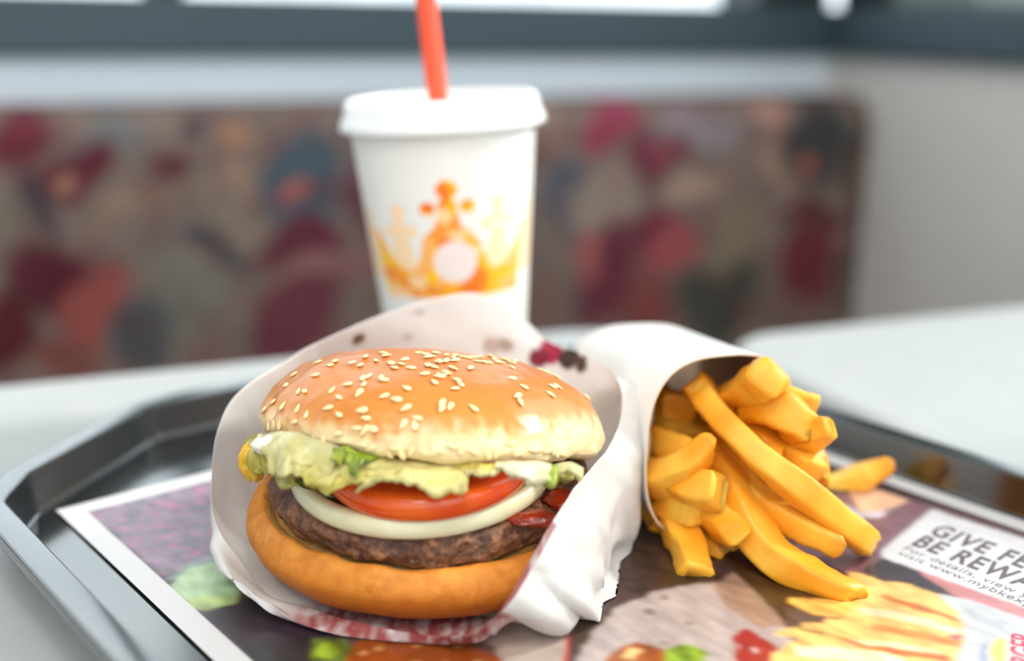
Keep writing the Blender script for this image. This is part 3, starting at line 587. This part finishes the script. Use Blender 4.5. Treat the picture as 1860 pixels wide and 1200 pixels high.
leaf('lettuce_leaf', [(560, 812, .305), (720, 838, .305), (900, 845, .305), (1040, 850, .310)], [(540, 850, .300), (700, 870, .302), (900, 872, .302), (1040, 862, .306)], (150, 150, 80), (120, 120, 60), seed=11, amp=.002)
leaf('lettuce_leaf', [(500, 858, .300), (520, 862, .296), (540, 862, .293)], [(515, 880, .292), (532, 884, .289), (548, 880, .288)], YEL, (190, 186, 90), seed=12, amp=.001, n=18, m=10)
def blob(name, m, c, r, sc, seed, parent=burger, label=None, amp=.25):
    bm = bmesh.new(); bmesh.ops.create_icosphere(bm, subdivisions=4, radius=1.0)
    V = np.array([v.co[:] for v in bm.verts]); F = [[v.index for v in f.verts] for f in bm.faces]; bm.free()
    V = V * (1 + amp * vnoise(V, 1.6, 3, seed))[:, None] * np.array(sc) * r + np.array(c)
    return mk(name, V, F, m, parent, label=label)
blob('yellow_sauce', M_must, at(458, 838, .312), .0040, (1, .8, 1.5), 3, label='drip of yellow sauce at the left')
blob('ketchup_smear', M_ket, stackV([(.0325, -.0375, .0282)])[0], .0060, (1.3, .6, .32), 5, label='glossy ketchup on the patty')
blob('ketchup_smear', M_ket, stackV([(.041, -.026, .0284)])[0], .0060, (1.0, .9, .35), 8, label='glossy ketchup on the patty')
blob('mayonnaise', M_mayo, at(492, 808, .300), .0034, (1.5, .6, .8), 9, label='white mayonnaise on the lettuce')

# ------------------------------------------------------------------ paper wrapper
M_wrap = mat('waxed_wrapping_paper', rough=0.42, attr=True, spec=.35, transl=.42, bump=.25, bscale=90, bdist=.0006)
def wrapper():
    CT = np.array((BX, BY, 0))
    def cyl(p, r, z):                             # a point at radius r, height z (mm) below/behind rim point p
        d = np.array(p) - CT; a = math.atan2(d[1], d[0]); return CT + np.array((r / 1000 * math.cos(a), r / 1000 * math.sin(a), TRAY_Z + z / 1000))
    R = [(780, 1154, .2760), (640, 1128, .2840), (560, 1103, .294), (490, 1080, .303), (430, 1010, .313), (389, 938, .322), (386, 860, .328), (396, 780, .335), (430, 715, .345), (510, 658, .360),
         (600, 610, .375), (700, 568, .390), (800, 540, .400), (872, 534, .405), (945, 575, .405), (1000, 622, .400), (1070, 645, .385),
         (1125, 690, .361), (1126, 765, .340), (1100, 822, .318), (1062, 868, .300), (1044, 886, .295), (1016, 925, .288), (992, 965, .282), (968, 1008, .278), (948, 1046, .275), (930, 1078, .2725), (918, 1100, .271), (904, 1120, .2705),
         (862, 1146, .2715)]
    OUT = [(1173, 712, .366), (1168, 800, .352), (1162, 893, .343), (1147, 1003, .3345), (1128, 1021, .3275), (1121, 1083, .3055), (1096, 1096, .3010), (1090, 1133, .2903), (1057, 1106, .2985), (1036, 1139, .2885), (980, 1127, .2920), (928, 1115, .2880)]
    R = [np.array(at(*p)) for p in R]; K = len(R)
    rows = []
    for k, p in enumerate(R):
        if k in (0, 1, K - 1): rows.append([p, cyl(p, 58, 1.0), cyl(p, 50, .75), cyl(p, 40, .7)])
        elif k == 2: rows.append([p, cyl(p, 62, 4), cyl(p, 53, 1.5), cyl(p, 40, .7)])
        elif k <= 9:
            rows.append([p, cyl(p, 66, 9 if k < 6 else 16), cyl(p, 58, 2.6 if k < 6 else 5), cyl(p, 41, .7)])
        elif k <= 16: rows.append([p, cyl(p, 66, 38), cyl(p, 64, 12), cyl(p, 42, .7)])
        else:
            O = np.array(at(*OUT[k - 17])); t = .55; bul = .0045 if k > 18 else .001
            rows.append([p, p * (1 - t) + O * t + np.array((.001, -bul, .0015)), O, cyl(p, 44, .7)])
    G = np.array(rows)                            # K x 4 x 3
    NC, NR = 480, 72
    G2 = np.stack([catmull(G[:, j], NC, cyc=True) for j in range(4)], 1)
    ts = np.arange(NC) * K / NC; i0 = ts.astype(int); fr = (ts - i0)[:, None, None]
    LIN = G[i0 % K] * (1 - fr) + G[(i0 + 1) % K] * fr
    wl = np.clip(np.minimum(ts - 18.5, K - 1 - ts) / .6, 0, 1)[:, None, None] * .85
    G2 = G2 * (1 - wl) + LIN * wl
    # the mid row does not follow the zigzag of the hem; the hem itself is a sharp edge
    mid = G2[:, 1].copy(); sm = mid.copy()
    for _ in range(60): sm = (np.roll(sm, 1, 0) + sm * 2 + np.roll(sm, -1, 0)) / 4
    w1 = wl[:, :, 0] / .85 * .8; G2[:, 1] = mid * (1 - w1) + sm * w1
    S = np.array([catmull(G2[i], NR) for i in range(NC)])
    n1_ = NR * 2 // 3
    HEM = np.array([np.concatenate([catmull(g[:3], n1_), g[2] + (g[3] - g[2]) * np.linspace(0, 1, NR - n1_ + 1)[1:, None]]) for g in G2])
    ww = (wl / .85); S = S * (1 - ww) + HEM * ww
    V = S.reshape(-1, 3)
    du = np.roll(S, -1, 0) - np.roll(S, 1, 0); dv = np.gradient(S, axis=1)
    NRM = np.cross(du.reshape(-1, 3), dv.reshape(-1, 3)); NRM /= np.linalg.norm(NRM, axis=1)[:, None] + 1e-12
    r = random.Random(11); d = np.zeros((len(V), 3))
    for k in range(14):                           # creases: folded plane waves
        n = Vector((r.gauss(0, 1), r.gauss(0, 1), r.gauss(0, 1))).normalized(); lam = r.uniform(.024, .060) if k < 7 else r.uniform(.008, .016); ph = r.random()
        w = V @ np.array(n) / lam + ph + .35 * vnoise(V, 16, 2, k * 3.0)
        tri = np.abs((w % 1) * 2 - 1) - .5
        d += (tri * (r.uniform(.0010, .0019) if k < 7 else r.uniform(.0001, .0003)))[:, None] * NRM
    col_i = np.repeat(np.arange(NC) / NC * K, NR); row_j = np.tile(np.arange(NR) / (NR - 1) * 3, NC)
    amp = np.clip((V[:, 2] - TRAY_Z - .0006) / .004, 0, 1)
    right = ((col_i > 16.5) & (col_i < K - 1.5)); amp = amp * np.where(right, 1.6, .9) * np.clip(.25 + row_j, .25, 1)
    V = V + d * amp[:, None]
    V[:, 2] = np.maximum(V[:, 2], TRAY_Z + .0011 + .0005 * np.clip(row_j - 1.5, -1, 1) * 0)
    # printing
    c = np.tile(lc((243, 240, 237)), (len(V), 1))
    n1 = vnoise(V, 130, 3); n2 = vnoise(V * np.array((1, .4, .4)), 420, 2, 4.0)
    lipw = np.where(col_i > 20, np.clip((col_i - (K - 2.6)) / .5, 0, 1), np.clip((2.3 - col_i) / .7, 0, 1)) * (row_j < 2.9)
    lipw = np.maximum(lipw, ((col_i > 22.5) & (col_i < K - 1) & (row_j < .16)) * .9)
    k = (np.clip(.75 + .7 * n2 + .4 * n1, 0, 1) * lipw)[:, None]
    c = c * (1 - k) + lc((176, 84, 84)) * k
    def spot(px, py, Y, rad, colr):
        nonlocal c
        p = np.array(at(px, py, Y)); w = np.clip((rad - np.linalg.norm(V - p, axis=1) + .0012 * n1) / .0008, 0, 1)[:, None]; c = c * (1 - w) + lc(colr) * w
    spot(1003, 640, .398, .0056, (196, 62, 92)); spot(980, 652, .398, .0042, (150, 40, 62)); spot(1036, 650, .392, .0052, (92, 72, 62)); spot(1055, 660, .386, .0036, (110, 84, 70))
    spot(655, 620, .385, .0035, (150, 118, 104)); spot(895, 628, .402, .0038, (214, 196, 186)); spot(918, 628, .402, .0034, (200, 178, 168))
    for (x0, y0), (x1, y1) in (((708, 600), (738, 566)), ((738, 566), (770, 567)), ((770, 567), (815, 600)), ((712, 606), (760, 612))):   # thin grey printed drawing
        for t in np.linspace(0, 1, 26): spot(x0 + (x1 - x0) * t, y0 + (y1 - y0) * t, .397, .0013, (214, 208, 206))
    o = mk('paper_wrapper', V, grid_faces(NC, NR, cyc_n=True), M_wrap, None, c)
    s = o.modifiers.new('thick', 'SOLIDIFY'); s.thickness = .00015
    return tag(o, 'crumpled white paper wrapper folded around the burger', 'wrapper')
wrapper()

# ------------------------------------------------------------------ fries carton and fries
M_cart = mat('carton_white', rgb(244, 243, 240), 0.45, spec=.4, nscale=30, namount=.1, ncolor=rgb(236, 232, 226))
M_cin = mat('carton_inside', rgb(222, 190, 160), 0.6, nscale=60, namount=.3, ncolor=rgb(205, 168, 132))  # warm tan carries the light bounced around inside the carton
def carton():
    A = np.array((.0680, .3455, TRAY_Z + .0325)); B = np.array((.0520, .4600, TRAY_Z + .0225))
    t = thing('fries_carton', 'white card fries carton lying on its side beside the burger', 'carton', (.058, .40, TRAY_Z + .0008))
    n, m = 72, 26
    def shell(off):
        V = []
        for j in range(m):
            s = j / (m - 1); c = A * (1 - s) + B * s
            ax = (B - A) / np.linalg.norm(B - A); yaw = math.radians(-18 * (1 - s) + 10 * s)
            side = np.array((math.cos(yaw), -math.sin(yaw) * -1 * -1, 0)); side = np.array((math.cos(math.radians(18)), math.sin(math.radians(18)), 0)) * (1 - s) + np.array((.985, .17, 0)) * s
            hw = (.0268 * (1 - s) + .0280 * s) - off; hh = (.0308 * (1 - s) + .0205 * s) - off
            for i in range(n):
                a = 2 * math.pi * i / n; ca, sa = math.cos(a), math.sin(a)
                e = .70
                x = math.copysign(abs(ca) ** e, ca) * hw; z = math.copysign(abs(sa) ** e, sa) * hh
                dip = 0.006 * max(0, sa) ** 2 * (1 - s) - .003 * max(0, -sa) * (1 - s)     # scooped mouth
                p = c + side * x + np.array((0, 0, z)) + ax * dip * .4
                V.append(p)
        return V
    Vo = shell(0); F = [[a, d, c_, b] for a, b, c_, d in grid_faces(m, n, cyc_m=True)]
    mk('outer_wall', Vo, F + [[(m - 1) * n + i for i in range(n)]], M_cart, t)
    Vi = shell(.0006); k = len(Vi)
    mk('inner_wall', Vi, grid_faces(m, n, cyc_m=True) + [[(m - 1) * n + i for i in range(n)][::-1]], M_cin, t)
    lip = list(Vo[:n]) + list(Vi[:n])
    mk('mouth_edge', lip, [[i, (i + 1) % n, n + (i + 1) % n, n + i] for i in range(n)], M_cin, t, smooth=False)
    blobp = []
    return t
carton()
M_fry = mat('fried_potato', rough=0.42, attr=True, spec=.4, sss=.25, sss_r=(1, .6, .15), sss_scale=.004, nscale=140, namount=.35, ncolor=rgb(232, 150, 30), bump=.18, bscale=300, bdist=.0006)
def fry(label, pts, w, th=None, twist=0.0, seed=0.0, tip=1.0, tone=0.0, dark=0.0):
    P = catmull([at(*p) for p in pts], 26); w /= 1000; th = (th or w * 1000 * .88) / 1000
    n = len(P); m = 28; V = []; w *= 1.07; th *= 1.07
    for i in range(n):
        t = P[min(i + 1, n - 1)] - P[max(i - 1, 0)]; t /= np.linalg.norm(t)
        a = np.cross(t, (0, 0, 1)); a /= np.linalg.norm(a); b = np.cross(a, t)
        ph = twist + .3 * math.sin(seed + i * .12); a2 = a * math.cos(ph) + b * math.sin(ph); b2 = -a * math.sin(ph) + b * math.cos(ph)
        s = i / (n - 1); e = min(1, min(s, 1 - s) * 16 + .70)
        if s > .6: e *= 1 - (1 - tip) * ((s - .6) / .4) ** 1.5
        g = 1 + .07 * math.sin(seed * 3 + s * 5)
        slant = math.sin(seed * 5) * .35 * w
        for j in range(m):
            q = 2 * math.pi * j / m; c, s_ = math.cos(q), math.sin(q)
            x = math.copysign(abs(c) ** .40, c) * w / 2 * e * g; z = math.copysign(abs(s_) ** .40, s_) * th / 2 * e * g
            V.append(P[i] + a2 * x + b2 * z + t * (slant * c * (1 if s > .5 else -1) * (abs(s - .5) > .4)))
    V = np.array(V); n1 = vnoise(V, 110, 3, seed); n2 = vnoise(V, 45, 2, seed + 9)
    ctr = np.repeat(P, m, 0); V = V + (V - ctr) * (.14 * n1 + .12 * n2 + .05 * vnoise(V, 320, 2, seed))[:, None]
    V[:, 2] = np.maximum(V[:, 2], TRAY_Z + .0009)
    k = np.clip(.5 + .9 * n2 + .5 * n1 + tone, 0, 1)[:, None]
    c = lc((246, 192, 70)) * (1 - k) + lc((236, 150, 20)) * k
    if dark:
        s = np.repeat(np.linspace(0, 1, n), m); w_ = np.clip((s - .86) / .08, 0, 1) * np.clip(.4 + n1 * 2, 0, 1) * dark
        c = c * (1 - w_[:, None]) + lc((140, 74, 26)) * w_[:, None]
    ends = [list(range(m)), [(n - 1) * m + j for j in range(m)][::-1]]
    o = mk('french_fry', V, grid_faces(n, m, cyc_m=True) + ends, M_fry, None, c)
    return tag(o, label, 'french fry', 'french fries spilling from the carton')
FR = [
 ('longest fry, from the top of the carton mouth down right to the white text panel', [(1264, 690, .364), (1302, 750, .347), (1380, 830, .3315), (1480, 912, .3275), (1588, 996, .3315)], 9.4, dict(seed=1, twist=.5, tip=.92)),
 ('long front fry reaching down onto the printed fries of the placemat', [(1292, 806, .364), (1332, 888, .341), (1392, 996, .324), (1470, 1048, .314), (1558, 1086, .305)], 10.4, dict(seed=2, twist=.4, tip=.75)),
 ('middle fry lying between the two longest fries, with a browned blunt end', [(1320, 862, .350), (1385, 908, .339), (1455, 950, .331), (1522, 986, .326)], 10.0, dict(seed=3, twist=.2, tip=.8, dark=.5)),
 ('rightmost fry with a dark browned tip pointing at the black tray rim', [(1470, 892, .395), (1530, 880, .392), (1580, 860, .390), (1612, 848, .388)], 9.5, dict(seed=4, twist=.3, tip=.8, dark=1.0)),
 ('topmost fry poking up out of the carton mouth with a square end', [(1300, 748, .372), (1345, 714, .354), (1400, 684, .337)], 11.0, dict(seed=5, twist=.6, tone=.1)),
 ('bent thick fry just below the topmost fry', [(1350, 738, .358), (1400, 738, .347), (1442, 757, .341), (1464, 792, .341)], 12.0, dict(seed=6, twist=.1, tone=.3, dark=.4)),
 ('pale fry end at the upper right behind the bent thick fry', [(1385, 712, .362), (1430, 722, .352), (1474, 742, .348)], 9.0, dict(seed=7, twist=.2, tone=-.5)),
 ('short pointed fry tip at the right above the dark tray rim', [(1420, 815, .352), (1468, 796, .341), (1506, 774, .334)], 8.0, dict(seed=8, twist=.5, tip=.85)),
 ('orange shaded fry under the bent thick fry', [(1325, 748, .366), (1378, 790, .351), (1418, 832, .342)], 10.5, dict(seed=9, twist=.3, tone=.4)),
 ('round ended fry right of the longest fry, below the short pointed tip', [(1400, 790, .356), (1446, 828, .343), (1478, 862, .336)], 9.5, dict(seed=10, twist=.3)),
 ('thin fry edge hanging at the right behind the round ended fry', [(1462, 802, .352), (1480, 835, .346), (1487, 872, .343)], 6.5, dict(seed=11, twist=.3, tone=.1)),
 ('broad fry at the left of the carton mouth, above the curled pointed fry', [(1172, 800, .372), (1200, 806, .362), (1250, 822, .352), (1285, 850, .346)], 11.5, dict(seed=12, twist=.2, tone=.2)),
 ('curled fry with a sharp raised tip at the front left of the carton mouth', [(1180, 866, .352), (1210, 868, .342), (1245, 846, .336), (1288, 804, .334)], 11.0, dict(seed=13, twist=.5, tip=.55)),
 ('short fry with a pale cut end face at the centre of the pile', [(1225, 885, .346), (1262, 888, .336), (1304, 890, .328)], 11.5, dict(seed=14, twist=.75, tone=-.1)),
 ('stubby rounded fry end below the pale cut fry', [(1215, 912, .350), (1240, 920, .340), (1272, 934, .333)], 10.5, dict(seed=15, twist=.3, tip=.8)),
 ('lower left fry resting inside the carton lip', [(1176, 895, .360), (1192, 922, .352), (1212, 955, .345)], 8.5, dict(seed=16, twist=.4, tone=.3)),
 ('fry drooping straight down over the carton lip onto the placemat', [(1228, 935, .345), (1246, 985, .333), (1264, 1048, .318)], 10.0, dict(seed=17, twist=.15)),
 ('small fry end tucked behind the drooping fry', [(1280, 950, .346), (1292, 985, .340), (1303, 1015, .336)], 8.5, dict(seed=18, twist=.3)),
 ('short blocky fry with a broken end above the long front fry', [(1285, 925, .342), (1318, 950, .332), (1348, 980, .325)], 11.0, dict(seed=19, twist=.8)),
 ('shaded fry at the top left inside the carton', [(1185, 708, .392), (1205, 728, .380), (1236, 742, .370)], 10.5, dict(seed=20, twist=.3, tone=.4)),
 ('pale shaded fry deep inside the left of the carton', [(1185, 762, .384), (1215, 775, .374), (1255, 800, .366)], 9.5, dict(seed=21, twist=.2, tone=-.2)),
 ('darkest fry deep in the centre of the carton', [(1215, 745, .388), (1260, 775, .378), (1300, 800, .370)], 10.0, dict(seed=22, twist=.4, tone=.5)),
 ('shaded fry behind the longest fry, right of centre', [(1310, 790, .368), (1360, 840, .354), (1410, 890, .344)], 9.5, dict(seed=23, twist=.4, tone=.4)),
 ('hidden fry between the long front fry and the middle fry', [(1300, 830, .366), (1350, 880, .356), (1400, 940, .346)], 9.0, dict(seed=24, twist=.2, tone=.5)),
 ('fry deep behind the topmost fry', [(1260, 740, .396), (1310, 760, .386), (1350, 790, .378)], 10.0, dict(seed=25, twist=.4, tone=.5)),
 ('half hidden fry lying on the placemat between the carton and the dark tipped fry', [(1390, 850, .380), (1430, 880, .376), (1470, 900, .372)], 9.0, dict(seed=26, twist=.4, tone=.3)),
]
for lab, pts, w, kw in FR: fry(lab, pts, w, **kw)

# ------------------------------------------------------------------ cup and straw
M_cup = mat('paper_cup', rough=0.42, attr=True, spec=.4, sss=.1, sss_r=(1, .9, .8), sss_scale=.004)
M_lid = mat('plastic_lid', rgb(236, 235, 232), 0.3, spec=.45, sss=.15, sss_r=(1, 1, 1), sss_scale=.003)
M_straw = mat('red_straw', rgb(248, 84, 48), 0.3, spec=.45, sss=.15, sss_r=(1, .3, .2), sss_scale=.002)
CUP_R = rotxy(0, -3.6); CUP_C = np.array(at(838, 742, .4790)); CUP_C[2] = TRAY_Z + .0022
def cupV(V): return np.asarray(V) @ CUP_R.T + CUP_C
cup = thing('drink_cup', 'white paper soft drink cup with orange crown print and lid behind the burger', 'cup', CUP_C)
def cup_body():
    n, m = 420, 220; V = []; A = []
    for i in range(n):
        a = 2 * math.pi * i / n
        for j in range(m):
            h = j / (m - 1) * 128.0 ; r = 27.0 + (38.6 - 27.0) * h / 128
            V.append((r * math.sin(a) / 1000, -r * math.cos(a) / 1000, h * .975 / 1000)); A.append((((a + math.pi) % (2 * math.pi) - math.pi), h))
    V = np.array(V); A = np.array(A); an = A[:, 0]; h = A[:, 1]
    base = lc((236, 232, 224)); c = np.tile(base, (len(V), 1))
    # crown print, on the front and again on the back; x in mm round the wall
    r = random.Random(5); sites = np.array([(r.uniform(-45, 45), r.uniform(44, 108)) for _ in range(150)])
    pal = [(255, 190, 10), (240, 122, 28), (250, 176, 96), (252, 204, 146), (246, 150, 50), (255, 176, 20)]
    sc = np.array([lc(pal[r.randrange(6)]) for _ in sites])
    for off in (math.radians(3), math.radians(183)):
        x = ((an - off + math.pi) % (2 * math.pi) - math.pi) * 35.5
        near = np.abs(x) < 48
        P = np.stack([x[near], h[near]], 1)
        cell = np.argmin(((P[:, None, :] - sites[None]) ** 2).sum(2), 1) if near.any() else []
        x1, h1 = P[:, 0], P[:, 1]
        P = P.copy(); P[:, 1] = np.where(P[:, 1] < 102, 102 - (102 - P[:, 1]) * 52 / 46, P[:, 1]); x1, h1 = P[:, 0], P[:, 1]
        back = np.zeros(len(P), bool)
        for cx, top in ((-21.5, 93), (21.5, 95), (-41, 90), (41, 90)):
            back |= poly_mask(P, [(cx - 3, 82), (cx + 3, 82), (cx + 7, 66), (cx + 12, 58), (cx - 12, 58), (cx - 7, 66)])
            for dx, dy, rr in ((0, top - 2, 3.6), (-5, top - 11, 3), (5.5, top - 11, 3), (0, top - 8, 3)): back |= (x1 - cx - dx) ** 2 + (h1 - dy) ** 2 < rr ** 2
        front = poly_mask(P, [(-34, 50), (34, 50), (34.5, 66), (36, 80), (31, 72), (25, 64), (19, 62), (16, 66), (14, 74), (10, 81), (5, 84), (3, 95), (-3, 95), (-5.5, 84), (-11, 79), (-13, 70), (-15, 64), (-20, 63), (-27, 68), (-33, 80), (-36, 82)])
        for dx, dy, rr in ((0, 101, 4.2), (-8, 92.5, 3.2), (8, 93, 3.2), (0, 94, 3.6)): front |= (x1 - dx) ** 2 + (h1 - dy) ** 2 < rr ** 2
        med = ((x1 - 2) / 9.4) ** 2 + ((h1 - 67) / 10) ** 2 < 1
        cc = c[near]
        cc[back] = lc((250, 214, 170))
        cc[front] = sc[cell][front]
        cc[med] = lc((240, 220, 212))
        c[near] = cc
    o = mk('cup_wall', cupV(V), grid_faces(n, m, cyc_n=True), M_cup, cup, c)
    v, f = lathe([(0, .004), (.0265, .004), (.0268, 0.0), (.0271, 0.0)], 96)
    mk('cup_bottom', cupV(v), f, M_lid, cup)
    return o
cup_body()
LS = .943
lp = [(.0412, .1228), (.0444, .1230), (.0452, .1242), (.0448, .1270), (.0432, .1295), (.0428, .1325), (.0420, .1350), (.0402, .1362), (.0386, .1358), (.0378, .1335), (.0366, .1318), (.0200, .1320), (.0040, .1322), (0, .1322)]
v, f = lathe([(r_ * LS, z_ * .975) for r_, z_ in lp], 128); lid = mk('cup_lid', cupV(v), f, M_lid, cup)
bevel(lid, .0003, 2)
def straw():
    b = cupV([(-.0005, -.002, .020)])[0]; t0 = cupV([(-.001, -.004, .1290)])[0]
    tp = np.array(at(765, -75, t0[1] + .004)); ax = tp - t0; ax /= np.linalg.norm(ax)
    s0 = t0 - ax * .095; L = np.linalg.norm(tp - s0)
    a = np.cross(ax, (0, 1, 0)); a /= np.linalg.norm(a); b2 = np.cross(a, ax)
    V = []; n = 32; zs = np.linspace(0, L, 30)
    for z in zs:
        for k in range(n):
            q = 2 * math.pi * k / n; rr = .0037 * (1 + .06 * math.cos(8 * q))
            V.append(s0 + ax * z + a * rr * math.cos(q) + b2 * rr * math.sin(q))
    o = mk('drinking_straw', V, grid_faces(len(zs), n, cyc_m=True), M_straw)
    s = o.modifiers.new('thick', 'SOLIDIFY'); s.thickness = -.0003
    tag(o, 'bright red ribbed plastic straw leaning in the drink cup', 'straw')
straw()
